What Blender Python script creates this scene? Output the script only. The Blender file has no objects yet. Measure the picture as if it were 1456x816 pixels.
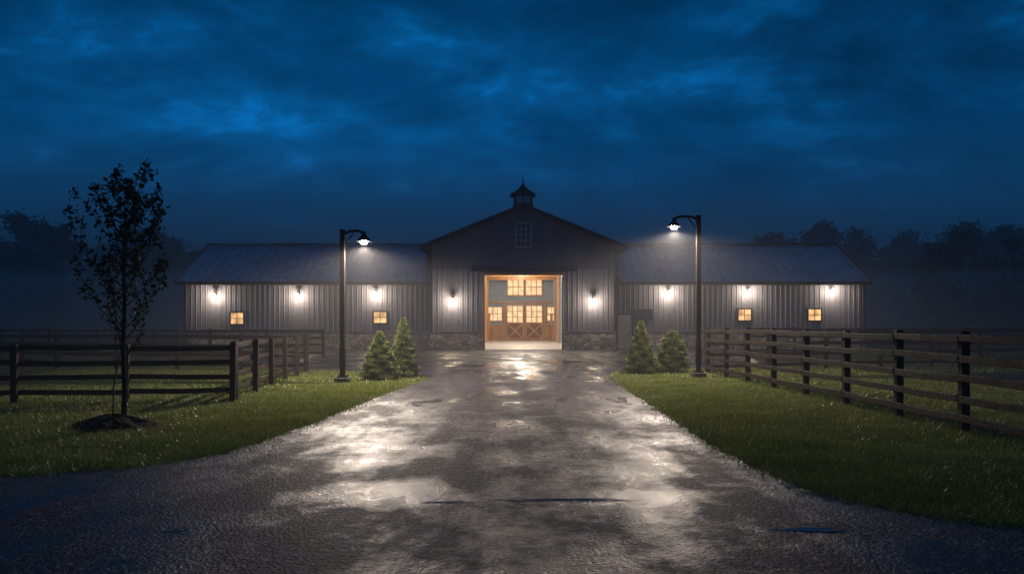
import bpy, math, random
import numpy as np
from mathutils import Vector
random.seed(7); rng=np.random.default_rng(7)
S=bpy.context.scene
S.view_settings.view_transform='Standard'; S.view_settings.look='None'
S.view_settings.exposure=0; S.view_settings.gamma=1

# ------------------------------------------------------------- materials
def newmat(name):
    m=bpy.data.materials.new(name); m.use_nodes=True
    nt=m.node_tree; return m,nt,nt.nodes['Principled BSDF'],nt.nodes['Material Output']
def N(nt,t,**k):
    n=nt.nodes.new(t)
    for a,b in k.items():
        if a in n.inputs: n.inputs[a].default_value=b
        else: setattr(n,a,b)
    return n
def ramp(nt,src,stops):
    r=nt.nodes.new('ShaderNodeValToRGB'); e=r.color_ramp.elements
    while len(e)<len(stops): e.new(0.5)
    for i,(p,c) in enumerate(stops):
        e[i].position=p
        e[i].color=(c,c,c,1) if isinstance(c,(int,float)) else (*c,1)
    nt.links.new(src,r.inputs[0]); return r.outputs[0]
def simple(name,c1,c2,scale=4,rough=(.4,.6),bump=0.2,bscale=30,metal=0,stretch=(1,1,1),bdist=.01,spec=.5):
    m,nt,b,o=newmat(name)
    tc=N(nt,'ShaderNodeTexCoord'); mp=N(nt,'ShaderNodeMapping'); mp.inputs['Scale'].default_value=stretch
    nt.links.new(tc.outputs['Object'],mp.inputs[0])
    n=N(nt,'ShaderNodeTexNoise',Scale=scale,Detail=6.0,Roughness=.6); nt.links.new(mp.outputs[0],n.inputs['Vector'])
    nt.links.new(ramp(nt,n.outputs[0],[(.3,c1),(.7,c2)]),b.inputs['Base Color'])
    nt.links.new(ramp(nt,n.outputs[0],[(.3,rough[1]),(.7,rough[0])]),b.inputs['Roughness'])
    b.inputs['Metallic'].default_value=metal
    b.inputs['Specular IOR Level'].default_value=spec
    if bump>0:
        n2=N(nt,'ShaderNodeTexNoise',Scale=bscale,Detail=4.0); nt.links.new(mp.outputs[0],n2.inputs['Vector'])
        bp=N(nt,'ShaderNodeBump',Strength=bump,Distance=bdist); nt.links.new(n2.outputs[0],bp.inputs['Height'])
        nt.links.new(bp.outputs[0],b.inputs['Normal'])
    return m
def emis(name,c,s,var=0):
    m,nt,b,o=newmat(name)
    b.inputs['Base Color'].default_value=(.1,.1,.1,1)
    b.inputs['Emission Color'].default_value=(*c,1); b.inputs['Emission Strength'].default_value=s
    if var:
        tc=N(nt,'ShaderNodeTexCoord'); n=N(nt,'ShaderNodeTexNoise',Scale=2.2,Detail=3.0)
        nt.links.new(tc.outputs['Object'],n.inputs['Vector'])
        mu=N(nt,'ShaderNodeMath',operation='MULTIPLY'); mu.inputs[1].default_value=s
        nt.links.new(ramp(nt,n.outputs[0],[(.35,1-var),(.65,1.0)]),mu.inputs[0]); nt.links.new(mu.outputs[0],b.inputs['Emission Strength'])
    return m

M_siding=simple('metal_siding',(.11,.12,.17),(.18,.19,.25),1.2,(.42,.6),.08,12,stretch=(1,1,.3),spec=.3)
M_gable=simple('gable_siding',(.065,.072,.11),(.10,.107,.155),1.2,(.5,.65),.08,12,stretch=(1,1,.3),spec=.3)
M_roof=simple('metal_roofing',(.22,.29,.38),(.40,.48,.58),.8,(.25,.42),.1,6,metal=.35)
M_trim=simple('dark_trim',(.008,.008,.011),(.015,.015,.02),5,(.45,.6),.05,spec=.25)
M_pole=simple('painted_pole',(.004,.003,.003),(.009,.007,.006),8,(.6,.75),.1,spec=.12)
M_wood=simple('stall_wood',(.36,.15,.045),(.55,.26,.085),3,(.3,.5),.15,20,stretch=(1,1,.25))
M_frame=simple('door_frame_wood',(.16,.08,.035),(.26,.13,.06),3,(.4,.6),.15,20,stretch=(1,1,.25))
M_inner=simple('interior_wall',(.24,.29,.36),(.33,.38,.45),2,(.5,.7),.05)
M_floor=simple('barn_floor',(.40,.36,.31),(.52,.47,.40),2,(.3,.5),.2,14)
M_fence=simple('wet_fence_wood',(.006,.004,.004),(.02,.013,.010),5,(.55,.75),.5,30,bdist=.01,spec=.15)
M_fence2=simple('wet_fence_rail',(.006,.004,.0033),(.025,.0135,.009),6,(.45,.7),.6,30,bdist=.01,spec=.2)
M_concrete=simple('lamp_base_concrete',(.02,.018,.017),(.045,.04,.037),8,(.5,.7),.3,30)
M_beige=simple('beige_door',(.50,.43,.32),(.60,.52,.40),3,(.4,.6),.05)
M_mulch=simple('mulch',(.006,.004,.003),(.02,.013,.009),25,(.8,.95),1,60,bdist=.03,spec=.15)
M_bark=simple('bark',(.018,.013,.01),(.05,.036,.028),20,(.7,.85),.6,60,spec=.2)
M_wglow=emis('lit_window',(1,.55,.22),1.5,.65)
M_wglow2=emis('lit_inner_window',(1,.64,.32),1.35,.4)
M_bulb=emis('lamp_bulb',(1,.86,.72),320)
M_jar=emis('sconce_glass',(1,.80,.56),30)
m,nt,b,o=newmat('dark_glass'); b.inputs['Base Color'].default_value=(.03,.045,.07,1); b.inputs['Roughness'].default_value=.08; M_glass=m
m,nt,b,o=newmat('cupola_louver'); b.inputs['Base Color'].default_value=(.6,.65,.7,1); M_louver=m
M_ltrim=simple('pale_window_frame',(.30,.32,.37),(.38,.40,.45),5,(.5,.6),.05)

# stone
m,nt,b,o=newmat('field_stone'); M_stone=m
tc=N(nt,'ShaderNodeTexCoord'); mp=N(nt,'ShaderNodeMapping'); mp.inputs['Scale'].default_value=(2.3,2.3,4.2)
nt.links.new(tc.outputs['Object'],mp.inputs[0])
v=N(nt,'ShaderNodeTexVoronoi',Scale=1.0,feature='DISTANCE_TO_EDGE'); v2=N(nt,'ShaderNodeTexVoronoi',Scale=1.0)
nz=N(nt,'ShaderNodeTexNoise',Scale=9.0,Detail=5.0); nt.links.new(mp.outputs[0],nz.inputs['Vector'])
for q in(v,v2): nt.links.new(mp.outputs[0],q.inputs['Vector'])
sep=N(nt,'ShaderNodeSeparateColor'); nt.links.new(v2.outputs['Color'],sep.inputs[0])
cr=ramp(nt,sep.outputs[0],[(0,(.17,.14,.12)),(.4,(.34,.29,.26)),(.7,(.52,.46,.42)),(1,(.30,.23,.17))])
ed=ramp(nt,v.outputs['Distance'],[(.02,0.0),(.08,1.0)])
mx=N(nt,'ShaderNodeMix',data_type='RGBA'); nt.links.new(ed,mx.inputs[0]); mx.inputs[6].default_value=(.07,.06,.055,1); nt.links.new(cr,mx.inputs[7])
nt.links.new(mx.outputs[2],b.inputs['Base Color']); b.inputs['Roughness'].default_value=.65
ma=N(nt,'ShaderNodeMath',operation='ADD'); nt.links.new(ed,ma.inputs[0]); nt.links.new(nz.outputs[0],ma.inputs[1])
bp=N(nt,'ShaderNodeBump',Strength=.5,Distance=.03); nt.links.new(ma.outputs[0],bp.inputs['Height']); nt.links.new(bp.outputs[0],b.inputs['Normal'])

# driveway: damp compacted gravel / chip-seal
m,nt,b,o=newmat('wet_driveway'); M_drive=m
tc=N(nt,'ShaderNodeTexCoord'); mp=N(nt,'ShaderNodeMapping'); mp.inputs['Scale'].default_value=(1.0,.6,1)
nt.links.new(tc.outputs['Object'],mp.inputs[0])
big=N(nt,'ShaderNodeTexNoise',Scale=.75,Detail=9.0,Roughness=.64,Distortion=.15); nt.links.new(mp.outputs[0],big.inputs['Vector'])
mid=N(nt,'ShaderNodeTexNoise',Scale=5.0,Detail=6.0,Roughness=.68); nt.links.new(tc.outputs['Object'],mid.inputs['Vector'])
fine=N(nt,'ShaderNodeTexVoronoi',Scale=30.0); nt.links.new(tc.outputs['Object'],fine.inputs['Vector'])
fn=N(nt,'ShaderNodeTexNoise',Scale=70.0,Detail=3.0); nt.links.new(tc.outputs['Object'],fn.inputs['Vector'])
mpt=N(nt,'ShaderNodeMapping'); mpt.inputs['Scale'].default_value=(1.6,.06,1); nt.links.new(tc.outputs['Object'],mpt.inputs[0])
trk=N(nt,'ShaderNodeTexNoise',Scale=1.0,Detail=4.0); nt.links.new(mpt.outputs[0],trk.inputs['Vector'])
a=N(nt,'ShaderNodeMath',operation='MULTIPLY_ADD'); nt.links.new(mid.outputs[0],a.inputs[0]); a.inputs[1].default_value=.28; nt.links.new(big.outputs[0],a.inputs[2])
a2=N(nt,'ShaderNodeMath',operation='MULTIPLY_ADD'); nt.links.new(trk.outputs[0],a2.inputs[0]); a2.inputs[1].default_value=.40; nt.links.new(a.outputs[0],a2.inputs[2])
cur=a2.outputs[0]
for (px_,py_,rx_,ry_,k_) in ((-1.15,7.5,1.0,.75,.24),(1.35,7.3,.85,.6,.26),(1.6,9.5,.6,1.5,.12),(-.3,16.5,1.4,3.0,.10),(.5,30,4.5,9,.10)):
    vs_=N(nt,'ShaderNodeVectorMath',operation='SUBTRACT'); nt.links.new(tc.outputs['Object'],vs_.inputs[0]); vs_.inputs[1].default_value=(px_,py_,0)
    vm_=N(nt,'ShaderNodeVectorMath',operation='MULTIPLY'); nt.links.new(vs_.outputs[0],vm_.inputs[0]); vm_.inputs[1].default_value=(1/rx_,1/ry_,0)
    ln_=N(nt,'ShaderNodeVectorMath',operation='LENGTH'); nt.links.new(vm_.outputs[0],ln_.inputs[0])
    fo=ramp(nt,ln_.outputs['Value'],[(0.0,k_),(1.0,0.0)])
    sb=N(nt,'ShaderNodeMath',operation='SUBTRACT'); nt.links.new(cur,sb.inputs[0]); nt.links.new(fo,sb.inputs[1]); cur=sb.outputs[0]
wet=ramp(nt,cur,[(.66,1.0),(.90,0.0)])
sp=N(nt,'ShaderNodeSeparateColor'); nt.links.new(fine.outputs['Color'],sp.inputs[0])
dry=ramp(nt,sp.outputs[0],[(0,(.013,.0115,.014)),(.6,(.040,.036,.043)),(.9,(.09,.081,.093)),(1,(.25,.225,.25))])
wc=ramp(nt,sp.outputs[0],[(0,(.006,.0055,.007)),(.8,(.022,.0195,.024)),(1,(.055,.049,.056))])
mx=N(nt,'ShaderNodeMix',data_type='RGBA'); nt.links.new(wet,mx.inputs[0]); nt.links.new(dry,mx.inputs[6]); nt.links.new(wc,mx.inputs[7])
nt.links.new(mx.outputs[2],b.inputs['Base Color'])
nt.links.new(ramp(nt,wet,[(0,.6),(.5,.36),(1,.16)]),b.inputs['Roughness'])
nt.links.new(ramp(nt,wet,[(0,.16),(.5,.33),(1,.5)]),b.inputs['Specular IOR Level'])
h=N(nt,'ShaderNodeMath',operation='MULTIPLY_ADD'); nt.links.new(fine.outputs['Distance'],h.inputs[0]); h.inputs[1].default_value=-.7; nt.links.new(fn.outputs[0],h.inputs[2])
bs=ramp(nt,wet,[(0,1.0),(1,.36)])
bp=N(nt,'ShaderNodeBump',Distance=.014); nt.links.new(bs,bp.inputs['Strength']); nt.links.new(h.outputs[0],bp.inputs['Height'])
bp2=N(nt,'ShaderNodeBump',Distance=.03,Strength=.4); nt.links.new(mid.outputs[0],bp2.inputs['Height']); nt.links.new(bp.outputs[0],bp2.inputs['Normal'])
nt.links.new(bp2.outputs[0],b.inputs['Normal'])

m,nt,b,o=newmat('puddle_water'); M_water=m
b.inputs['Base Color'].default_value=(.012,.012,.014,1); b.inputs['Roughness'].default_value=.12
tc=N(nt,'ShaderNodeTexCoord'); n=N(nt,'ShaderNodeTexNoise',Scale=9.0,Detail=3.0); nt.links.new(tc.outputs['Object'],n.inputs['Vector'])
bp=N(nt,'ShaderNodeBump',Strength=.25,Distance=.012); nt.links.new(n.outputs[0],bp.inputs['Height']); nt.links.new(bp.outputs[0],b.inputs['Normal'])

M_ground=simple('pasture_ground',(.016,.024,.009),(.036,.05,.018),1.5,(.7,.9),.8,25,bdist=.04,spec=.2)
def leafmat(name,ramps,rough=.45,spec=.4,noise=1.2,trans=0):
    m,nt,b,o=newmat(name)
    g=N(nt,'ShaderNodeNewGeometry'); tc=N(nt,'ShaderNodeTexCoord')
    n=N(nt,'ShaderNodeTexNoise',Scale=noise,Detail=3.0); nt.links.new(tc.outputs['Object'],n.inputs['Vector'])
    a=N(nt,'ShaderNodeMath',operation='MULTIPLY_ADD'); nt.links.new(g.outputs['Random Per Island'],a.inputs[0]); a.inputs[1].default_value=.5
    s=N(nt,'ShaderNodeMath',operation='SUBTRACT'); nt.links.new(n.outputs[0],s.inputs[0]); s.inputs[1].default_value=.25
    nt.links.new(s.outputs[0],a.inputs[2])
    col=ramp(nt,a.outputs[0],ramps); nt.links.new(col,b.inputs['Base Color'])
    b.inputs['Roughness'].default_value=rough; b.inputs['Specular IOR Level'].default_value=spec
    if trans:
        t=N(nt,'ShaderNodeBsdfTranslucent'); nt.links.new(col,t.inputs[0]); mxs=N(nt,'ShaderNodeMixShader'); mxs.inputs[0].default_value=trans
        nt.links.new(b.outputs[0],mxs.inputs[1]); nt.links.new(t.outputs[0],mxs.inputs[2]); nt.links.new(mxs.outputs[0],o.inputs['Surface'])
    return m
M_grass=leafmat('grass_blades',[(0.05,(.07,.092,.019)),(.4,(.15,.19,.037)),(.75,(.23,.265,.065)),(1,(.36,.33,.15))],.4,.45,1.3,.4)
M_conif=leafmat('conifer_needles',[(0.1,(.04,.062,.018)),(.6,(.10,.13,.038)),(1,(.20,.20,.07))],.5,.3,3,.25)
M_leaf=leafmat('sapling_leaves',[(0.1,(.03,.04,.014)),(.6,(.075,.08,.028)),(1,(.13,.10,.04))],.6,.25,3,.35)
M_far=leafmat('distant_foliage',[(0.1,(.012,.02,.012)),(.6,(.03,.045,.022)),(1,(.05,.06,.03))],.7,.2,.2)

# ------------------------------------------------------------- mesh helpers
class MB:
    def __init__(s): s.v=[]; s.f=[]
    def box(s,x0,x1,y0,y1,z0,z1):
        k=len(s.v)
        s.v+=[(x0,y0,z0),(x1,y0,z0),(x1,y1,z0),(x0,y1,z0),(x0,y0,z1),(x1,y0,z1),(x1,y1,z1),(x0,y1,z1)]
        s.f+=[tuple(k+i for i in q) for q in((0,3,2,1),(4,5,6,7),(0,1,5,4),(1,2,6,5),(2,3,7,6),(3,0,4,7))]; return s
    def beam(s,p,q,w,h,up=(0,0,1)):
        p=Vector(p);q=Vector(q);d=(q-p).normalized();u=Vector(up)
        sd=d.cross(u).normalized()*(w/2); uu=sd.cross(d).normalized()*(h/2); k=len(s.v)
        for c in(p,q):
            for a,b_ in((-1,-1),(1,-1),(1,1),(-1,1)): s.v.append(tuple(c+sd*a+uu*b_))
        s.f+=[tuple(k+i for i in t) for t in((0,1,2,3),(4,7,6,5),(0,4,5,1),(1,5,6,2),(2,6,7,3),(3,7,4,0))]; return s
    def tube(s,pts,rads,n=8,cap=True):
        k=len(s.v); m=len(pts); pts=[Vector(p) for p in pts]
        for i,p in enumerate(pts):
            d=(pts[min(i+1,m-1)]-pts[max(i-1,0)]).normalized()
            a=Vector((1,0,0)) if abs(d.x)<.8 else Vector((0,1,0))
            e=d.cross(a).normalized(); g=d.cross(e)
            for j in range(n):
                t=2*math.pi*j/n; s.v.append(tuple(p+(e*math.cos(t)+g*math.sin(t))*rads[i]))
        for i in range(m-1):
            for j in range(n):
                j2=(j+1)%n; s.f.append((k+i*n+j,k+i*n+j2,k+(i+1)*n+j2,k+(i+1)*n+j))
        if cap:
            s.f.append(tuple(k+j for j in range(n))[::-1]); s.f.append(tuple(k+(m-1)*n+j for j in range(n)))
        return s
    def poly(s,*pts):
        k=len(s.v); s.v+=[tuple(p) for p in pts]; s.f.append(tuple(range(k,k+len(pts)))); return s
    def obj(s,name,mat,parent=None,smooth=False,bevel=0):
        me=bpy.data.meshes.new(name); me.from_pydata(s.v,[],s.f); me.materials.append(mat); me.update()
        if smooth: me.polygons.foreach_set('use_smooth',[True]*len(me.polygons))
        ob=bpy.data.objects.new(name,me); S.collection.objects.link(ob)
        if parent: ob.parent=parent
        if bevel:
            md=ob.modifiers.new('bevel','BEVEL'); md.width=bevel; md.segments=2; md.limit_method='ANGLE'
        return ob
def empty(name,loc=(0,0,0)):
    e=bpy.data.objects.new(name,None); S.collection.objects.link(e); e.empty_display_size=.3; return e
def npmesh(name,V,nper,mat,parent=None):
    V=np.ascontiguousarray(V.reshape(-1,3),dtype=np.float32); nv=len(V); nf=nv//nper
    me=bpy.data.meshes.new(name); me.vertices.add(nv); me.vertices.foreach_set('co',V.ravel())
    me.loops.add(nv); me.loops.foreach_set('vertex_index',np.arange(nv,dtype=np.int32))
    me.polygons.add(nf); me.polygons.foreach_set('loop_start',np.arange(0,nv,nper,dtype=np.int32))
    me.update(calc_edges=True); me.validate(); me.materials.append(mat)
    ob=bpy.data.objects.new(name,me); S.collection.objects.link(ob)
    if parent: ob.parent=parent
    return ob
def unit(n):
    v=rng.normal(size=(n,3)); return v/np.linalg.norm(v,axis=1)[:,None]
def leaves(C,size,aspect=.5,D=None):
    n=len(C); d=unit(n) if D is None else D; t=unit(n); s=np.cross(d,t); s/=np.linalg.norm(s,axis=1)[:,None]+1e-9
    sz=(size*rng.uniform(.6,1.3,n))[:,None]
    return np.stack([C-d*sz*.5,C+s*sz*aspect*.5,C+d*sz*.5,C-s*sz*aspect*.5],axis=1)
def light(name,loc,power,col,rad=.06,parent=None,typ='POINT',size=170,blend=.5):
    l=bpy.data.lights.new(name,typ); l.energy=power; l.color=col; l.shadow_soft_size=rad
    if typ=='SPOT': l.spot_size=math.radians(size); l.spot_blend=blend
    o=bpy.data.objects.new(name,l); o.location=loc; S.collection.objects.link(o)
    if parent: o.parent=parent
    return o

# ------------------------------------------------------------- ground & driveway
MB().poly((-900,-60,0),(900,-60,0),(900,1600,0),(-900,1600,0)).obj('ground',M_ground)
Lpts=[(-40,6.9),(-20,7.5),(-8,8.1),(-5.34,8.31),(-4.74,8.54),(-3.76,9.29),(-3.3,11.3),(-3.04,15.1),(-2.8,18.9),(-2.45,22.4),(-2.75,24.3),(-4.3,25.9),(-6.9,27.3),(-10,30),(-12,36),(-12.5,49.2)]
Rpts=[(12.5,49.2),(11,36),(9,30.5),(6.5,28),(4.2,27),(3.2,25.2),(2.8,20),(2.7,15),(2.63,11.5),(2.63,9.53),(2.8,7.87),(3.15,6.97),(3.6,6.45),(5,5.9),(9,5.5),(40,5.0)]
def dens(P,step=.18,jit=.05):
    out=[]
    P=[Vector((a,b,0)) for a,b in P]
    for i in range(len(P)-1):
        p0=P[max(i-1,0)];p1=P[i];p2=P[i+1];p3=P[min(i+2,len(P)-1)]
        n=max(2,int((p2-p1).length/step))
        for k in range(n):
            t=k/n
            lin=(p2-p1).length>8
            q=p1.lerp(p2,t) if lin else .5*((2*p1)+(-p0+p2)*t+(2*p0-5*p1+4*p2-p3)*t*t+(-p0+3*p1-3*p2+p3)*t**3)
            out.append((q.x+random.uniform(-jit,jit),q.y+random.uniform(-jit,jit)))
    out.append(tuple(P[-1][:2])); return out
edge=[(-40,-8)]+dens(Lpts)+dens(Rpts)+[(40,-8)]
MB().poly(*[(x,y,.008) for x,y in edge]).obj('gravel_driveway',M_drive)
def inpoly(X,Y,P):
    c=np.zeros(len(X),bool); n=len(P); j=n-1
    for i in range(n):
        xi,yi=P[i];xj,yj=P[j]
        if yi!=yj: c^=((yi>Y)!=(yj>Y))&(X<(xj-xi)*(Y-yi)/(yj-yi)+xi)
        j=i
    return c
drive_poly=[(-40,-8)]+dens(Lpts,.5,0)+dens(Rpts,.5,0)+[(40,-8)]
def blob(name,cx,cy,rx,ry,seed,z=.013,mat=None):
    r=random.Random(seed); ph=[r.uniform(0,6.28) for _ in range(6)]
    pts=[]
    for i in range(160):
        t=2*math.pi*i/160; k=1+.22*math.sin(2*t+ph[0])+.22*math.sin(3*t+ph[1])+.15*math.sin(5*t+ph[2])+.14*math.sin(9*t+ph[3])+.1*math.sin(17*t+ph[4])+r.uniform(-.06,.06)
        pts.append((cx+rx*k*math.cos(t),cy+ry*k*math.sin(t),z))
    return MB().poly(*pts).obj(name,mat or M_water)
for i,(a,b_,c,d) in enumerate([(.50,7.2,.50,.045),(-.6,7.1,.2,.025),(2.3,6.15,.25,.05),(.4,23.5,.4,.5),(-1.5,30,.8,1.0),(2.0,33,.7,1.2)]):
    blob('puddle',a,b_,c,d,i+3)

# grass (one mesh of blades)
def grassfield(n,xr,yr,hscale=1):
    u=rng.random(n); y0,y1=yr
    Y=1/((1/y0)+(u*(1/y1-1/y0)))
    X=rng.uniform(xr[0],xr[1],n)
    jx=np.where(rng.random(n)<.25,.2,.06)
    keep=~inpoly(X+rng.normal(0,1,n)*jx,Y+rng.normal(0,1,n)*jx,drive_poly)&(np.abs(X)<Y*.72+1.0)
    return X[keep],Y[keep]
xs,ys=[],[]
for n,xr,yr in((460000,(-15,-2.1),(7.3,29)),(540000,(2.3,13),(5.1,29)),(60000,(-30,30),(26,47))):
    a,b_=grassfield(n,xr,yr); xs.append(a); ys.append(b_)
X=np.concatenate(xs);Y=np.concatenate(ys); n=len(X)
pat=.75+.3*np.sin(X*1.7+np.sin(Y*1.3)*2)*np.sin(Y*1.1+X*.6)
hgt=rng.uniform(.03,.09,n)*pat*np.clip(1+(Y-8)*.01,1,1.3)
hgt=np.where(rng.random(n)<.03,hgt*1.8,hgt)
w=rng.uniform(.0025,.005,n)*np.clip(Y/8,.8,3.2)
ang=rng.uniform(0,6.28,n); la=rng.uniform(0,6.28,n); ln=hgt*rng.uniform(.2,1.1,n)
B=np.stack([X,Y,np.zeros(n)],1); sd=np.stack([np.cos(ang),np.sin(ang),np.zeros(n)],1)*w[:,None]
tip=B+np.stack([np.cos(la)*ln,np.sin(la)*ln,hgt],1)
npmesh('grass',np.stack([B-sd,B+sd,tip],1),3,M_grass)

# ------------------------------------------------------------- barn
barn=empty('horse_barn')
def ribbed(mb,x0,x1,z0,z1,y,sp=.3,dp=.035):
    f0=z0 if callable(z0) else (lambda x:z0); f1=z1 if callable(z1) else (lambda x:z1)
    xs_=[(x0,0)]; x=x0+.04
    while x+sp<x1+.001:
        xs_+=[(x,0),(x+.022,dp),(x+.06,dp),(x+.082,0)]
        xm=x+.082+(sp-.082)/2; xs_+=[(xm-.02,0),(xm,dp*.3),(xm+.02,0)]; x+=sp
    xs_.append((x1,0))
    for (a,da),(c,dc) in zip(xs_[:-1],xs_[1:]):
        if c-a<1e-5: continue
        mb.poly((a,y-da,f0(a)),(c,y-dc,f0(c)),(c,y-dc,f1(c)),(a,y-da,f1(a)))
CX=.68; HW=5.58; XL,XR=CX-HW,CX+HW; CY=48.5; WY=49.0
OL,OR,OT=-1.65,3.03,4.62
slope=.405; PK=8.62
top=lambda x: PK-abs(x-CX)*slope
w=MB(); ribbed(w,-20.1,XL,1.12,4.35,WY); ribbed(w,XR,21.65,1.12,4.35,WY)
ribbed(w,XL,OL,1.12,4.9,CY); ribbed(w,OR,XR,1.12,4.9,CY)
w.obj('wall_siding',M_siding,barn)
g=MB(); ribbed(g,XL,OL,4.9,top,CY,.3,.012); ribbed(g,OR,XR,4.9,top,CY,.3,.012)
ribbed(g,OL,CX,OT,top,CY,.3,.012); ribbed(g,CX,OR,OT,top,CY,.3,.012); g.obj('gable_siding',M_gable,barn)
s_=MB()
for x in(-20.1,21.65):
    s_.poly((x,WY,0),(x,58.4,0),(x,58.4,4.35),(x,53.7,6.7),(x,WY,4.35))
s_.box(XL,XL+.1,CY+.01,70,0,6.3); s_.box(XR-.1,XR,CY+.01,70,0,6.3)
s_.poly((-20.1,58.4,0),(XL,58.4,0),(XL,58.4,4.35),(-20.1,58.4,4.35))
s_.poly((XR,58.4,0),(21.65,58.4,0),(21.65,58.4,4.35),(XR,58.4,4.35))
s_.poly((XL,70,0),(XR,70,0),(XR,70,6.3),(CX,70,8.6),(XL,70,6.3))
s_.obj('side_walls',M_siding,barn)
st=MB(); st.box(-20.15,XL-.0,WY-.07,WY+.05,0,1.08); st.box(XR,21.7,WY-.07,WY+.05,0,1.08)
st.box(XL-.06,OL-.12,CY-.07,CY+.05,0,1.08); st.box(OR+.12,XR+.06,CY-.07,CY+.05,0,1.08)
st.obj('stone_wainscot',M_stone,barn)
cp=MB(); cp.box(-20.2,XL-.09,WY-.10,WY+.02,1.083,1.13); cp.box(XR+.09,21.75,WY-.10,WY+.02,1.083,1.13)
cp.box(XL-.1,OL-.12,CY-.10,CY+.02,1.083,1.135); cp.box(OR+.12,XR+.1,CY-.10,CY+.02,1.083,1.135)
cp.obj('stone_cap',simple('cap_stone',(.12,.11,.11),(.18,.17,.16),5),barn,bevel=.01)
ey,ry,ez,rz=48.45,53.6,4.16,6.86
r=MB(); seams=MB()
def wing(x0,x1):
    for (ya,za,yb,zb) in((ey,ez,ry,rz),(58.75,ez,ry,rz)):
        r.poly((x0,ya,za),(x1,ya,za),(x1,yb,zb),(x0,yb,zb))
        r.poly((x0,ya,za-.1),(x1,ya,za-.1),(x1,yb,zb-.1),(x0,yb,zb-.1))
    x=x0+.15
    while x<x1:
        seams.beam((x,ey,ez+.02),(x,ry,rz+.02),.04,.07); x+=.6
wing(-20.5,XL-.0); wing(XR,21.85)
gy0,gy1=47.95,70.3; RH=6.17; 
def gz(x): return 8.80-abs(x-CX)*slope
for sx in(-1,1):
    xe=CX+sx*RH
    r.poly((CX,gy0,8.8),(xe,gy0,gz(xe)),(xe,gy1,gz(xe)),(CX,gy1,8.8))
    y=gy0+.1
    while y<60: seams.beam((CX,y,8.82),(xe,y,gz(xe)+.02),.035,.05); y+=.46
r.obj('roof',M_roof,barn); seams.obj('roof_seams',M_roof,barn)
t=MB()
for x0,x1 in((-20.5,XL-.0),(XR,21.85)):
    t.box(x0-.03,x1,ey-.12,ey-.004,ez-.2,ez-.01)
    t.box(x0,x1,ey,WY-.04,ez-.2,ez-.16)
    t.box(x0,x1,ry-.12,ry+.12,rz+.05,rz+.11)
for x in(-20.52,21.87):
    for yb in(ey,58.75): t.beam((x,yb,ez-.06),(x,ry,rz-.06),.05,.2)
for sx in(-1,1):
    xe=CX+sx*RH
    t.poly((CX,gy0-.02,8.84),(xe,gy0-.02,gz(xe)+.04),(xe,gy0-.02,gz(xe)-.24),(CX,gy0-.02,8.56))
    t.poly((CX,gy0,8.58),(xe,gy0,gz(xe)-.22),(xe,CY,gz(xe)-.22),(CX,CY,8.58))
    t.box(min(xe,xe+sx*.1),max(xe,xe+sx*.1),gy0,gy1,gz(xe)-.2,gz(xe)+.02)
for x in(-20.12,21.67): t.box(x-.07,x+.07,WY-.06,WY+.05,1.15,4.1)
for x in(XL,XR): t.box(x-.06,x+.06,CY-.055,CY+.06,1.15,6.3)
for x in(-19.9,21.4): t.tube([(x,WY-.12,.1),(x,WY-.12,3.8),(x,ey-.05,4.0)],[.045]*3,8)
t.box(-2.55,3.95,CY-.075,CY-.04,4.76,4.90)
t.obj('fascia_and_trim',M_trim,barn)
f=MB(); f.box(OL-.09,OL,CY-.09,CY+.10,0,OT+.12); f.box(OR,OR+.09,CY-.09,CY+.10,0,OT+.12); f.box(OL,OR,CY-.088,CY+.10,OT-.08,OT+.118)
f.box(OL-.121,OL-.091,CY-.075,CY+.05,0,1.12); f.box(OR+.091,OR+.121,CY-.075,CY+.05,0,1.12)
f.obj('door_frame',M_frame,barn,bevel=.008)
def window(cx,cz,wd,ht,y,glass,nx=2,nz=2,fr=.06,frmat=None,parent=barn):
    k=MB(); x0,x1,z0,z1=cx-wd/2,cx+wd/2,cz-ht/2,cz+ht/2
    k.box(x0-fr,x0,y-.09,y+.02,z0-fr,z1+fr).box(x1,x1+fr,y-.09,y+.02,z0-fr,z1+fr)
    k.box(x0,x1,y-.088,y+.02,z1,z1+fr-.002).box(x0,x1,y-.1,y+.02,z0-fr+.002,z0)
    for i in range(1,nx): xx=x0+wd*i/nx; k.box(xx-.018,xx+.018,y-.08,y-.052,z0,z1)
    for i in range(1,nz): zz=z0+ht*i/nz; k.box(x0,x1,y-.078,y-.054,zz-.018,zz+.018)
    k.obj('window_frame',frmat or M_trim,parent)
    MB().box(x0,x1,y-.05,y+.01,z0,z1).obj('window_pane',glass,parent)
window(CX+.02,7.0,.86,1.4,CY,M_glass,3,4,.06,M_ltrim)
for x,z in((-16.9,1.92),(-8.1,1.98),(14.3,2.14),(18.6,2.14)): window(x,z,.76,.66,WY,M_wglow,2,2,.085)
window(8.0,2.15,1.1,.55,WY,M_glass,2,1)
dd=MB(); dd.box(6.5,7.36,WY-.12,WY+.02,.05,2.15).obj('service_door',M_beige,barn,bevel=.01)
k=MB(); k.box(6.42,6.5,WY-.14,WY,.02,2.24).box(7.36,7.44,WY-.14,WY,.02,2.24).box(6.5,7.36,WY-.138,WY,2.15,2.238).box(7.2,7.26,WY-.17,WY-.12,1.0,1.1); k.obj('service_door_frame',M_trim,barn)
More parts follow.
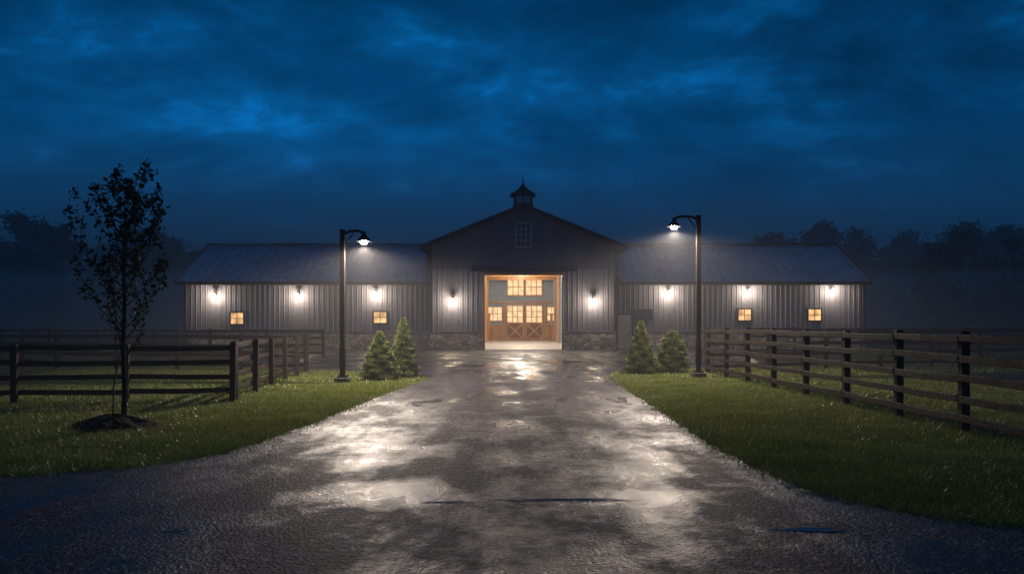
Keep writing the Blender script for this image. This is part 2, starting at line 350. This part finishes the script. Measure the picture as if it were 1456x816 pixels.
# cupola
cc=empty('cupola'); cc.parent=barn
cy=49.4; q=MB(); q.box(CX-.62,CX+.62,cy-.62,cy+.62,8.3,8.95)
for a in(-1,1):
    for c in(-1,1): q.box(CX+a*.5-.07,CX+a*.5+.07,cy+c*.5-.07,cy+c*.5+.07,8.95,9.45)
q.box(CX-.6,CX+.6,cy-.6,cy+.6,9.45,9.53); q.obj('cupola_body',M_trim,cc)
l=MB(); l.box(CX-.45,CX+.45,cy-.48,cy+.48,8.95,9.45); l.obj('cupola_louvers',M_louver,cc)
l=MB()
for i in range(3):
    z=9.05+i*.15; l.box(CX-.43,CX+.43,cy-.53,cy-.485,z,z+.025)
l.box(CX-.03,CX+.03,cy-.55,cy-.486,8.95,9.45); l.obj('cupola_slats',M_trim,cc)
prof=[(.78,9.53),(.55,9.66),(.36,9.83),(.2,10.02),(.08,10.2),(.03,10.28)]; q=MB()
for (a,za),(c,zc) in zip(prof[:-1],prof[1:]):
    for ang_ in range(4):
        p=[(-1,-1),(1,-1),(1,1),(-1,1)]; p0=p[ang_];p1=p[(ang_+1)%4]
        q.poly((CX+a*p0[0],cy+a*p0[1],za),(CX+a*p1[0],cy+a*p1[1],za),(CX+c*p1[0],cy+c*p1[1],zc),(CX+c*p0[0],cy+c*p0[1],zc))
q.poly((CX-.78,cy-.78,9.53),(CX+.78,cy-.78,9.53),(CX+.78,cy+.78,9.53),(CX-.78,cy+.78,9.53))
q.tube([(CX,cy,10.2),(CX,cy,10.34),(CX,cy,10.4),(CX,cy,10.46),(CX,cy,10.85)],[.03,.03,.07,.03,.008],8)
q.obj('cupola_roof',M_trim,cc)
# interior hall
FZ=.25; IY=66
fl=MB(); fl.poly((-4.8,CY+.02,.02),(6.16,CY+.02,.02),(6.16,53,FZ),(-4.8,53,FZ)); fl.poly((-4.8,53,FZ),(6.16,53,FZ),(6.16,IY,FZ),(-4.8,IY,FZ)); fl.obj('hall_floor',M_floor,barn)
iw=MB(); iw.box(-4.8,6.16,IY,IY+.2,0,5.9); iw.box(-4.79,-4.7,CY+.3,IY,0,5.9); iw.box(6.06,6.15,CY+.3,IY,0,5.9); iw.box(-4.8,6.16,CY+.1,IY,5.75,5.9)
iw.poly((-4.7,CY+.12,4.7),(6.06,CY+.12,4.7),(6.06,CY+.12,5.75),(-4.7,CY+.12,5.75)); iw.obj('hall_walls',M_inner,barn)
wd=MB(); Y0=IY
wd.box(-4.7,6.06,Y0-.12,Y0,3.30,3.46)
for x in(-3.9,-2.15,-.66,2.76,4.2,5.7): wd.box(x-.08,x+.08,Y0-.2,Y0-.002,FZ,3.3)
for (a,c) in((-3.8,-2.25),(-2.05,-.75),(2.85,4.1),(4.3,5.6)):
    wd.box(a,c,Y0-.10,Y0-.003,FZ,1.5); wd.box(a,c,Y0-.16,Y0-.101,1.42,1.54); wd.box(a,c,Y0-.15,Y0-.101,FZ,FZ+.12)
    wd.beam((a,Y0-.13,FZ+.15),(c,Y0-.13,1.4),.1,.05,up=(0,1,0))
def leaf(a,c):
    y=Y0-.14; z0,z1=FZ+.03,3.18; w_=.13
    wd.box(a,a+w_,y-.06,y,z0,z1).box(c-w_,c,y-.06,y,z0,z1)
    for zz in(z0,1.58,z1-w_): wd.box(a+w_,c-w_,y-.058,y,zz,zz+w_)
    wd.beam((a+w_,y-.04,z0+w_),(c-w_,y-.04,1.58),.13,.04,up=(0,1,0)).beam((a+w_,y-.044,1.58),(c-w_,y-.044,z0+w_),.13,.04,up=(0,1,0))
    for i in(1,2): xx=a+w_+(c-a-2*w_)*i/3; wd.box(xx-.03,xx+.03,y-.04,y-.002,1.71,z1-w_)
    for i in(1,2): zz=1.71+(z1-w_-1.71)*i/3; wd.box(a+w_,c-w_,y-.036,y-.004,zz-.025,zz+.025)
    dk.box(a+w_,c-w_,y-.010,y+.02,z0+w_,1.58)
dk=MB()
leaf(-.5,1.01); leaf(1.07,2.6)
dk.box(1.012,1.068,Y0-.14,Y0-.1,FZ,3.2)
dk.obj('stall_door_panels',simple('panel_wood',(.14,.055,.018),(.22,.095,.033),3,(.4,.6),.1,20,stretch=(6,1,.3)),barn)
for a,c in((-.35,.95),(1.15,2.45)):
    wd.box(a-.12,a,Y0-.1,Y0,3.85,5.42).box(c,c+.12,Y0-.1,Y0,3.85,5.42).box(a,c,Y0-.098,Y0,3.85,3.97).box(a,c,Y0-.098,Y0,5.3,5.418)
    for i in(1,2): xx=a+(c-a)*i/3; wd.box(xx-.03,xx+.03,Y0-.08,Y0-.03,3.97,5.3)
    wd.box(a,c,Y0-.076,Y0-.034,4.6,4.66)
wd.obj('stall_doors_and_beams',M_wood,barn)
tr_=MB()
for y in(53.5,58.0,62.3):
    tr_.box(-4.69,6.05,y-.08,y+.08,5.0,5.24)
tr_.obj('aisle_cross_beams',M_wood,barn)
sd_=MB()
for x0,x1 in((-2.6,-1.95),(3.35,4.0)):
    for y in(56.5,61.5): sd_.box(x0,x1,y-.08,y+.08,FZ,5.0)
sd_.obj('aisle_piers',M_inner,barn)
br_=MB()
for x,y in((-1.88,61.35),(3.28,61.35),(-1.86,56.35),(3.25,56.35)): br_.box(x-.07,x+.07,y-.07,y+.07,FZ,4.998)
for x in(-1.80,3.14):
    for ya,yb in((61.5,63.4),(63.5,65.6)):
        br_.box(x-.05,x+.05,ya,yb,FZ,1.35); br_.box(x-.07,x+.07,ya,yb,1.352,1.44)
        yy=ya+.15
        while yy<yb: br_.box(x-.015,x+.015,yy,yy+.03,1.44,2.3); yy+=.22
        br_.box(x-.05,x+.05,ya,yb,2.3,2.38)
br_.obj('aisle_posts_and_stalls',M_wood,barn)
gp=MB(); gp.box(-.35,.95,Y0-.02,Y0-.004,3.97,5.3).box(1.15,2.45,Y0-.02,Y0-.004,3.97,5.3)
gp.box(-.37,.88,Y0-.13,Y0-.1,1.71,3.05).box(1.2,2.47,Y0-.13,Y0-.1,1.71,3.05)
for (a,c) in((-1.95,-.84),(2.94,4.0),(-3.6,-2.4),(4.5,5.5)): gp.box(a,c,Y0-.05,Y0-.004,1.85,2.95)
gp.obj('inner_panes',M_wglow2,barn)
gr=MB()
for (a,c) in((-1.95,-.84),(2.94,4.0),(-3.6,-2.4),(4.5,5.5)):
    gr.box(a-.07,a,Y0-.09,Y0,1.78,3.02).box(c,c+.07,Y0-.09,Y0,1.78,3.02).box(a,c,Y0-.088,Y0,2.95,3.018).box(a,c,Y0-.088,Y0,1.782,1.85)
    for i in(1,2): xx=a+(c-a)*i/3; gr.box(xx-.025,xx+.025,Y0-.08,Y0-.052,1.85,2.95)
    gr.box(a,c,Y0-.078,Y0-.055,2.38,2.43)
gr.obj('stall_window_frames',M_wood,barn)
for i,(x,y) in enumerate(((.7,50.6),(.7,55.7),(.7,60.6))):
    light('hall_light',(x,y,4.9),(1150,420,200)[i],(1,.84,.66),.2,barn)
    MB().box(x-.6,x+.6,y-.12,y+.12,5.66,5.74).obj('hall_light_fixture',M_wglow2,barn)

# wall sconces
for x,y,z in((-18.2,WY,3.4),(-13.1,WY,3.4),(-8.36,WY,3.5),(-3.6,CY,3.05),(4.95,CY,3.05),(9.6,WY,3.58),(14.5,WY,3.66),(19.6,WY,3.7)):
    e=empty('wall_sconce'); e.parent=barn
    k=MB(); k.box(x-.07,x+.07,y-.07,y-.0,z-.05,z+.10); k.tube([(x,y-.06,z+.08),(x,y-.36,z+.16),(x,y-.4,z+.1)],[.02]*3,8)
    k.tube([(x,y-.4,z+.12),(x,y-.4,z+.07),(x,y-.4,z+.05)],[.03,.06,.09],14); k.obj('sconce_bracket',M_trim,e)
    MB().tube([(x,y-.4,z+.05),(x,y-.4,z-.0),(x,y-.4,z-.05),(x,y-.4,z-.07)],[.05,.055,.045,.02],12).obj('sconce_glass',M_jar,e,smooth=True)
    light('sconce_light',(x,y-.55,z-.12),(185 if y==WY else 170),(1,.76,.50),.08,e)

# ------------------------------------------------------------- street lamps
def street_lamp(px,py,H,hx,hz):
    e=empty('street_lamp'); sx=1 if hx>px else -1
    k=MB(); k.beam((px,py,.1),(px,py,H),.13,.13,up=(0,1,0)); k.box(px-.08,px+.08,py-.08,py+.08,H,H+.03)
    k.beam((px,py,.45),(px,py,.95),.15,.15,up=(0,1,0))
    k.obj('pole',M_pole,e,bevel=.012)
    k=MB(); pts=[(px,py,H-.1),(px+sx*.18,py,H-.02),((px+hx)/2+sx*.08,py,H+.0),(hx-sx*.08,py,H-.03),(hx-sx*.01,py,H-.10),(hx,py,hz+.12)]
    k.tube(pts,[.038]*6,10); k.tube([(px,py,H-.42),(px+sx*.3,py,H-.06)],[.018,.018],6)
    k.obj('arm',M_pole,e,smooth=True)
    MB().tube([(hx,py,hz+.18),(hx,py,hz+.11),(hx,py,hz+.06),(hx,py,hz-.04),(hx,py,hz-.07)],[.045,.06,.10,.185,.195],24,cap=False).tube([(hx,py,hz+.2),(hx,py,hz+.17)],[.04,.046],12).obj('shade',M_pole,e,smooth=True)
    MB().tube([(hx,py,hz+.02),(hx,py,hz-.03),(hx,py,hz-.09),(hx,py,hz-.13),(hx,py,hz-.15)],[.05,.10,.10,.07,.02],16).obj('bulb',M_bulb,e,smooth=True)
    k=MB(); k.box(px-.19,px+.19,py-.19,py+.19,0,.16); k.obj('base',M_concrete,e,bevel=.02)
    k=MB(); k.box(px-.13,px+.13,py-.13,py+.13,.16,.2); 
    for a in(-.1,.1):
        for c in(-.1,.1): k.tube([(px+a,py+c,.2),(px+a,py+c,.23)],[.014,.014],6)
    k.obj('base_plate',M_pole,e)
    light('lamp_light',(hx,py,hz-.22),2050,(1,.83,.69),.06,e,'SPOT',173,.4)
street_lamp(-4.53,21.3,4.08,-3.96,3.86)
street_lamp(5.5,23.5,4.76,4.78,4.52)

# ------------------------------------------------------------- fences
def fence(pts,H,nr,sp,lo=.22):
    p=MB(); rl=MB(); rr=random.Random(len(pts)*7+int(H*100)+int(pts[0][0]*10))
    e=empty('wooden_fence')
    for (x0,y0),(x1,y1) in zip(pts[:-1],pts[1:]):
        L=math.hypot(x1-x0,y1-y0); n=max(1,round(L/sp)); dx,dy=(x1-x0)/L,(y1-y0)/L; nx,ny=-dy,dx
        P=[(x0+(x1-x0)*i/n,y0+(y1-y0)*i/n) for i in range(n+1)]
        for (x,y) in P:
            hh=H+rr.uniform(-.02,.03); tx,ty=rr.uniform(-.02,.02),rr.uniform(-.02,.02)
            p.beam((x,y,-.05),(x+tx,y+ty,hh),.12,.12,up=(dx,dy,0))
        for i in range(n):
            a,b_=P[i],P[i+1]
            for j in range(nr):
                z=lo+(H-.09-lo)*j/(nr-1); o_=.08
                z0_,z1_=z+rr.uniform(-.02,.02),z+rr.uniform(-.02,.02)
                mxp=((a[0]+b_[0])/2-nx*(o_+rr.uniform(-.01,.015)),(a[1]+b_[1])/2-ny*o_,(z0_+z1_)/2+rr.uniform(-.022,.008))
                rl.beam((a[0]-nx*o_+rr.uniform(-.01,.01),a[1]-ny*o_,z0_),mxp,.035,.105)
                rl.beam(mxp,(b_[0]-nx*o_,b_[1]-ny*o_,z1_),.035,.105)
    p.obj('posts',M_fence,e,bevel=.01); rl.obj('rails',M_fence2,e,bevel=.006)
fence([(6.35,25.8),(6.6,13.6),(6.75,6)],1.47,5,1.9)
fence([(6.4,26.1),(20,31),(40,36)],1.4,4,2.4)
fence([(12,41),(30,42),(60,45)],1.4,4,2.6)
fence([(-5.75,16.4),(-14,15.2),(-24,14.3)],1.2,4,1.95)
fence([(-6.7,26),(-5.8,16.7)],1.24,4,1.9)
fence([(-6.8,26.3),(-16,28),(-24,33)],1.26,4,2.3)
fence([(-9,38),(-20,38.5),(-45,41)],1.35,4,2.5)

# ------------------------------------------------------------- conifer shrubs
def conifer(x,y,H,R,n,seed,rounder=0):
    e=empty('evergreen_shrub'); r_=np.random.default_rng(seed)
    t=r_.random(n)**(1.25 if not rounder else .95); ang=r_.uniform(0,6.28,n)
    lobes=1+.18*np.sin(ang*5+t*17)+.14*np.sin(ang*3-t*31)+.12*np.sin(t*60+ang*2)
    prof=(1-t)**(.8 if not rounder else .42)*np.clip(t*9+.55,0,1)
    rad=R*prof*lobes*r_.uniform(.45,1.06,n)**.5+.01
    C=np.stack([x+rad*np.cos(ang),y+rad*np.sin(ang),.06+t*(H-.12)],1)
    D=np.stack([np.cos(ang)*.8,np.sin(ang)*.8,np.full(n,.75)],1)+r_.normal(0,.38,(n,3)); D/=np.linalg.norm(D,axis=1)[:,None]
    npmesh('foliage',leaves(C,.12,.2,D),4,M_conif,e)
    MB().tube([(x,y,0),(x,y,H*.5),(x,y,H*.97)],[.04,.03,.006],8).obj('trunk',M_bark,e)
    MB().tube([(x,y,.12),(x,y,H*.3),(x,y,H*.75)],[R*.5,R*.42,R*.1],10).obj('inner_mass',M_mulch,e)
conifer(-3.72,22.4,1.42,.52,14000,1); conifer(-3.18,23.3,1.80,.42,14000,2)
conifer(4.1,25.3,1.72,.46,14000,3); conifer(5.15,25.6,1.40,.50,14000,4,1)

# ------------------------------------------------------------- sapling
e=empty('young_tree'); tx,ty=-6.0,12.3; k=MB(); rs=random.Random(11); LC=[]
trunk=[(tx,ty,0),(tx+.02,ty,.6),(tx-.01,ty,1.2),(tx+.02,ty,1.9),(tx,ty,2.6),(tx+.03,ty,3.2),(tx+.0,ty,3.62)]
k.tube(trunk,[.05,.04,.034,.027,.02,.012,.004],8)
def tp(z):
    for (a,b_) in zip(trunk[:-1],trunk[1:]):
        if a[2]<=z<=b_[2]: f_=(z-a[2])/(b_[2]-a[2]); return Vector(a).lerp(Vector(b_),f_)
    return Vector(trunk[-1])
def br(p,d,L,r0,lv):
    pts=[p]; q=p.copy(); dd_=d.copy(); n=4
    for i in range(n):
        dd_=(dd_+Vector((rs.uniform(-.16,.16),rs.uniform(-.16,.16),.20))).normalized(); q=q+dd_*L/n; pts.append(q.copy())
    k.tube(pts,[max(.0028,r0*(1-.8*i/n)) for i in range(n+1)],5,cap=False)
    for i in range(1,n+1):
        if lv<2 and not (lv==1 and rs.random()<.4):
            a=rs.uniform(0,6.28); nd=(dd_+Vector((math.cos(a),math.sin(a),.1))*.75).normalized()
            br(pts[i],nd,L*rs.uniform(.35,.55),r0*.5,lv+1)
        for _ in range(rs.choice((1,2,2,3) if lv else (0,1,1))):
            LC.append(tuple(pts[i]+Vector((rs.uniform(-.07,.07),rs.uniform(-.07,.07),rs.uniform(-.07,.06)))))
for i in range(25):
    z=1.05+2.4*(i/25)+rs.uniform(-.06,.06); a=i*2.4+rs.uniform(-.4,.4); up=rs.uniform(.45,.95)
    L=.92*math.sin(math.pi*min(.97,(z-.3)/3.5))**.8*rs.uniform(.7,1.12)+.08
    br(tp(z),Vector((math.cos(a),math.sin(a),up)).normalized(),L,.011,0)
k.obj('trunk_and_branches',M_bark,e)
LC=np.array(LC); kp=(rng.random(len(LC))<np.clip((LC[:,2]-1.3)/1.3,.2,.85)); LC=LC[kp]
npmesh('leaves',leaves(LC,.092,.6),4,M_leaf,e)
k=MB(); k.tube([(tx-.14,ty-.05,0),(tx-.13,ty-.05,.6),(tx-.06,ty-.02,1.1)],[.012]*3,6).tube([(tx-.13,ty-.05,.98),(tx+.02,ty,1.02)],[.006]*2,5).obj('stake',M_bark,e)
vs=[];fs=[];nr_,na=9,40
for i in range(nr_):
    for j in range(na):
        a=6.283*j/na; rr_=.66*i/(nr_-1)*(1+.12*math.sin(3*a)+.08*math.sin(7*a)); zz=.20*(1-(i/(nr_-1))**1.6)+random.uniform(-.012,.018)
        vs.append((tx-.12+rr_*math.cos(a),ty-.1+rr_*math.sin(a)*.9,zz+.01))
for i in range(nr_-1):
    for j in range(na): fs.append((i*na+j,i*na+(j+1)%na,(i+1)*na+(j+1)%na,(i+1)*na+j))
mb=MB(); mb.v=vs; mb.f=fs; mb.obj('mulch_mound',M_mulch)

# ------------------------------------------------------------- distant trees
def far(name,specs,seed):
    e=empty(name); r_=np.random.default_rng(seed); out=[]; tr=MB()
    for (x,y,H,W) in specs:
        tr.tube([(x,y,0),(x,y,H*.4),(x+.3,y,H*.85)],[.35,.25,.08],7)
        for c in range(30):
            zz=r_.uniform(.12,.97); wmax=W/2*math.sin(math.pi*min(.98,max(.05,(zz*.9+.06))))**.6
            a=r_.uniform(0,6.28); rad=wmax*math.sqrt(r_.random())*.95
            cx_,cy_,cz=x+rad*math.cos(a),y+rad*math.sin(a)*.7,H*zz-.6
            R=r_.uniform(.09,.17)*W
            tr.tube([(x,y,max(H*.25,cz-2.5)),(cx_,cy_,cz)],[.12,.04],5,cap=False)
            m_=190; P=r_.normal(0,.5,(m_,3))*R*np.array([1,1,.75])+np.array([cx_,cy_,cz])
            out.append(P)
    P=np.concatenate(out); P[:,2]=np.maximum(P[:,2],.3)
    npmesh('foliage',leaves(P,.5,.7),4,M_far,e); tr.obj('trunks',M_bark,e)
specs=[]
rr=random.Random(5)
for i in range(7): specs.append((-72+i*4.2+rr.uniform(-1,1),92+rr.uniform(-5,8),15.8-i*.35+rr.uniform(-1.2,1),8.5))
for i in range(7): specs.append((-46+i*3.4,104+rr.uniform(-4,6),13.2-i*.7+rr.uniform(-1,1),8))
for i in range(8): specs.append((-100+i*9,130+rr.uniform(-4,6),16+rr.uniform(-2,2),11))
far('distant_trees',specs,1)
specs=[]
for i in range(9): specs.append((34+i*5+rr.uniform(-1.5,1.5),100+rr.uniform(-6,6),14.0+rr.uniform(-1.0,1.2),9))
for i in range(8): specs.append((36.5+i*5+rr.uniform(-1.5,1.5),103+rr.uniform(-3,6),12.6+rr.uniform(-1.0,1.2),9))
specs+=[(45,80,11.2,8),(49,78,10.2,7.5)]
for i in range(8): specs.append((58+i*7,125+rr.uniform(-6,6),13+rr.uniform(-2,2),10))
far('distant_trees',specs,2)
specs=[(x+rr.uniform(-3,3),215+rr.uniform(-8,8),10+rr.uniform(-3,3),15) for x in range(-190,200,11)]
far('distant_trees',specs,3)

# ------------------------------------------------------------- mist (real participating medium)
def mist(name,x0,x1,y0,y1,z0,z1,dn,col,an):
    m=bpy.data.materials.new(name); m.use_nodes=True; nt=m.node_tree; nt.nodes.remove(nt.nodes['Principled BSDF'])
    v=N(nt,'ShaderNodeVolumeScatter',Density=dn,Anisotropy=an); v.inputs['Color'].default_value=(*col,1)
    nt.links.new(v.outputs[0],nt.nodes['Material Output'].inputs['Volume'])
    MB().box(x0,x1,y0,y1,z0,z1).obj(name,m)
mist('mist',-60,60,5,47.8,-.5,8.5,.0036,(.95,.97,1),.1)
mist('ground_mist',-170,170,71,240,-.4,6.5,.045,(1,1,1),.0)
mist('mist_bank',-171,171,70.6,241,-.45,20,.016,(1,1,1),.0)

# ------------------------------------------------------------- world
W=bpy.data.worlds.new("World"); S.world=W; W.use_nodes=True; nt=W.node_tree; bg=nt.nodes['Background']
tc=N(nt,'ShaderNodeTexCoord'); sx=N(nt,'ShaderNodeSeparateXYZ'); nt.links.new(tc.outputs['Generated'],sx.inputs[0])
base=ramp(nt,sx.outputs['Z'],[(0.0,(.022,.066,.16)),(.10,(.006,.064,.18)),(.22,(.0008,.071,.225)),(.38,(.0002,.046,.145)),(.8,(.003,.052,.15))])
mz=N(nt,'ShaderNodeMath',operation='ADD'); nt.links.new(sx.outputs['Z'],mz.inputs[0]); mz.inputs[1].default_value=.30
dx=N(nt,'ShaderNodeMath',operation='DIVIDE'); nt.links.new(sx.outputs['X'],dx.inputs[0]); nt.links.new(mz.outputs[0],dx.inputs[1])
dy=N(nt,'ShaderNodeMath',operation='DIVIDE'); nt.links.new(sx.outputs['Y'],dy.inputs[0]); nt.links.new(mz.outputs[0],dy.inputs[1])
cb=N(nt,'ShaderNodeCombineXYZ'); nt.links.new(dx.outputs[0],cb.inputs[0]); nt.links.new(dy.outputs[0],cb.inputs[1]); cb.inputs[2].default_value=3.1
mpp=N(nt,'ShaderNodeMapping'); mpp.inputs['Rotation'].default_value=(0,0,math.radians(-18)); mpp.inputs['Scale'].default_value=(1,1.25,1); nt.links.new(cb.outputs[0],mpp.inputs[0])
n1=N(nt,'ShaderNodeTexNoise',Scale=2.6,Detail=11.0,Roughness=.65,Distortion=.25); nt.links.new(mpp.outputs[0],n1.inputs['Vector'])
mul=ramp(nt,n1.outputs[0],[(.30,.17),(.46,.28),(.56,.40),(.65,.70),(.76,1.0)])
mu3=N(nt,'ShaderNodeMath',operation='MULTIPLY'); nt.links.new(mul,mu3.inputs[0]); mu3.inputs[1].default_value=2.9
dt=N(nt,'ShaderNodeVectorMath',operation='DOT_PRODUCT'); nt.links.new(tc.outputs['Generated'],dt.inputs[0]); dt.inputs[1].default_value=Vector((-.17,.93,.27)).normalized()
hot=ramp(nt,dt.outputs['Value'],[(.88,.50),(.96,.80),(1.0,1.0)])
mm=N(nt,'ShaderNodeMath',operation='MULTIPLY'); nt.links.new(mu3.outputs[0],mm.inputs[0]); nt.links.new(hot,mm.inputs[1])
fade=ramp(nt,sx.outputs['Z'],[(.08,0.0),(.24,1.0)])
mf=N(nt,'ShaderNodeMix',data_type='FLOAT'); nt.links.new(fade,mf.inputs[0]); mf.inputs[2].default_value=.8; nt.links.new(mm.outputs[0],mf.inputs[3])
vm=N(nt,'ShaderNodeVectorMath',operation='SCALE'); nt.links.new(base,vm.inputs[0]); nt.links.new(mf.outputs[0],vm.inputs['Scale'])
nt.links.new(vm.outputs[0],bg.inputs['Color']); bg.inputs['Strength'].default_value=1.25

# ------------------------------------------------------------- camera
c=bpy.data.cameras.new('camera'); c.lens=28; c.sensor_width=36; c.shift_y=.0357; c.clip_end=3000; c.clip_start=.05
co=bpy.data.objects.new('camera',c); co.location=(0,0,1.6); co.rotation_euler=(math.radians(90),0,0)
S.collection.objects.link(co); S.camera=co
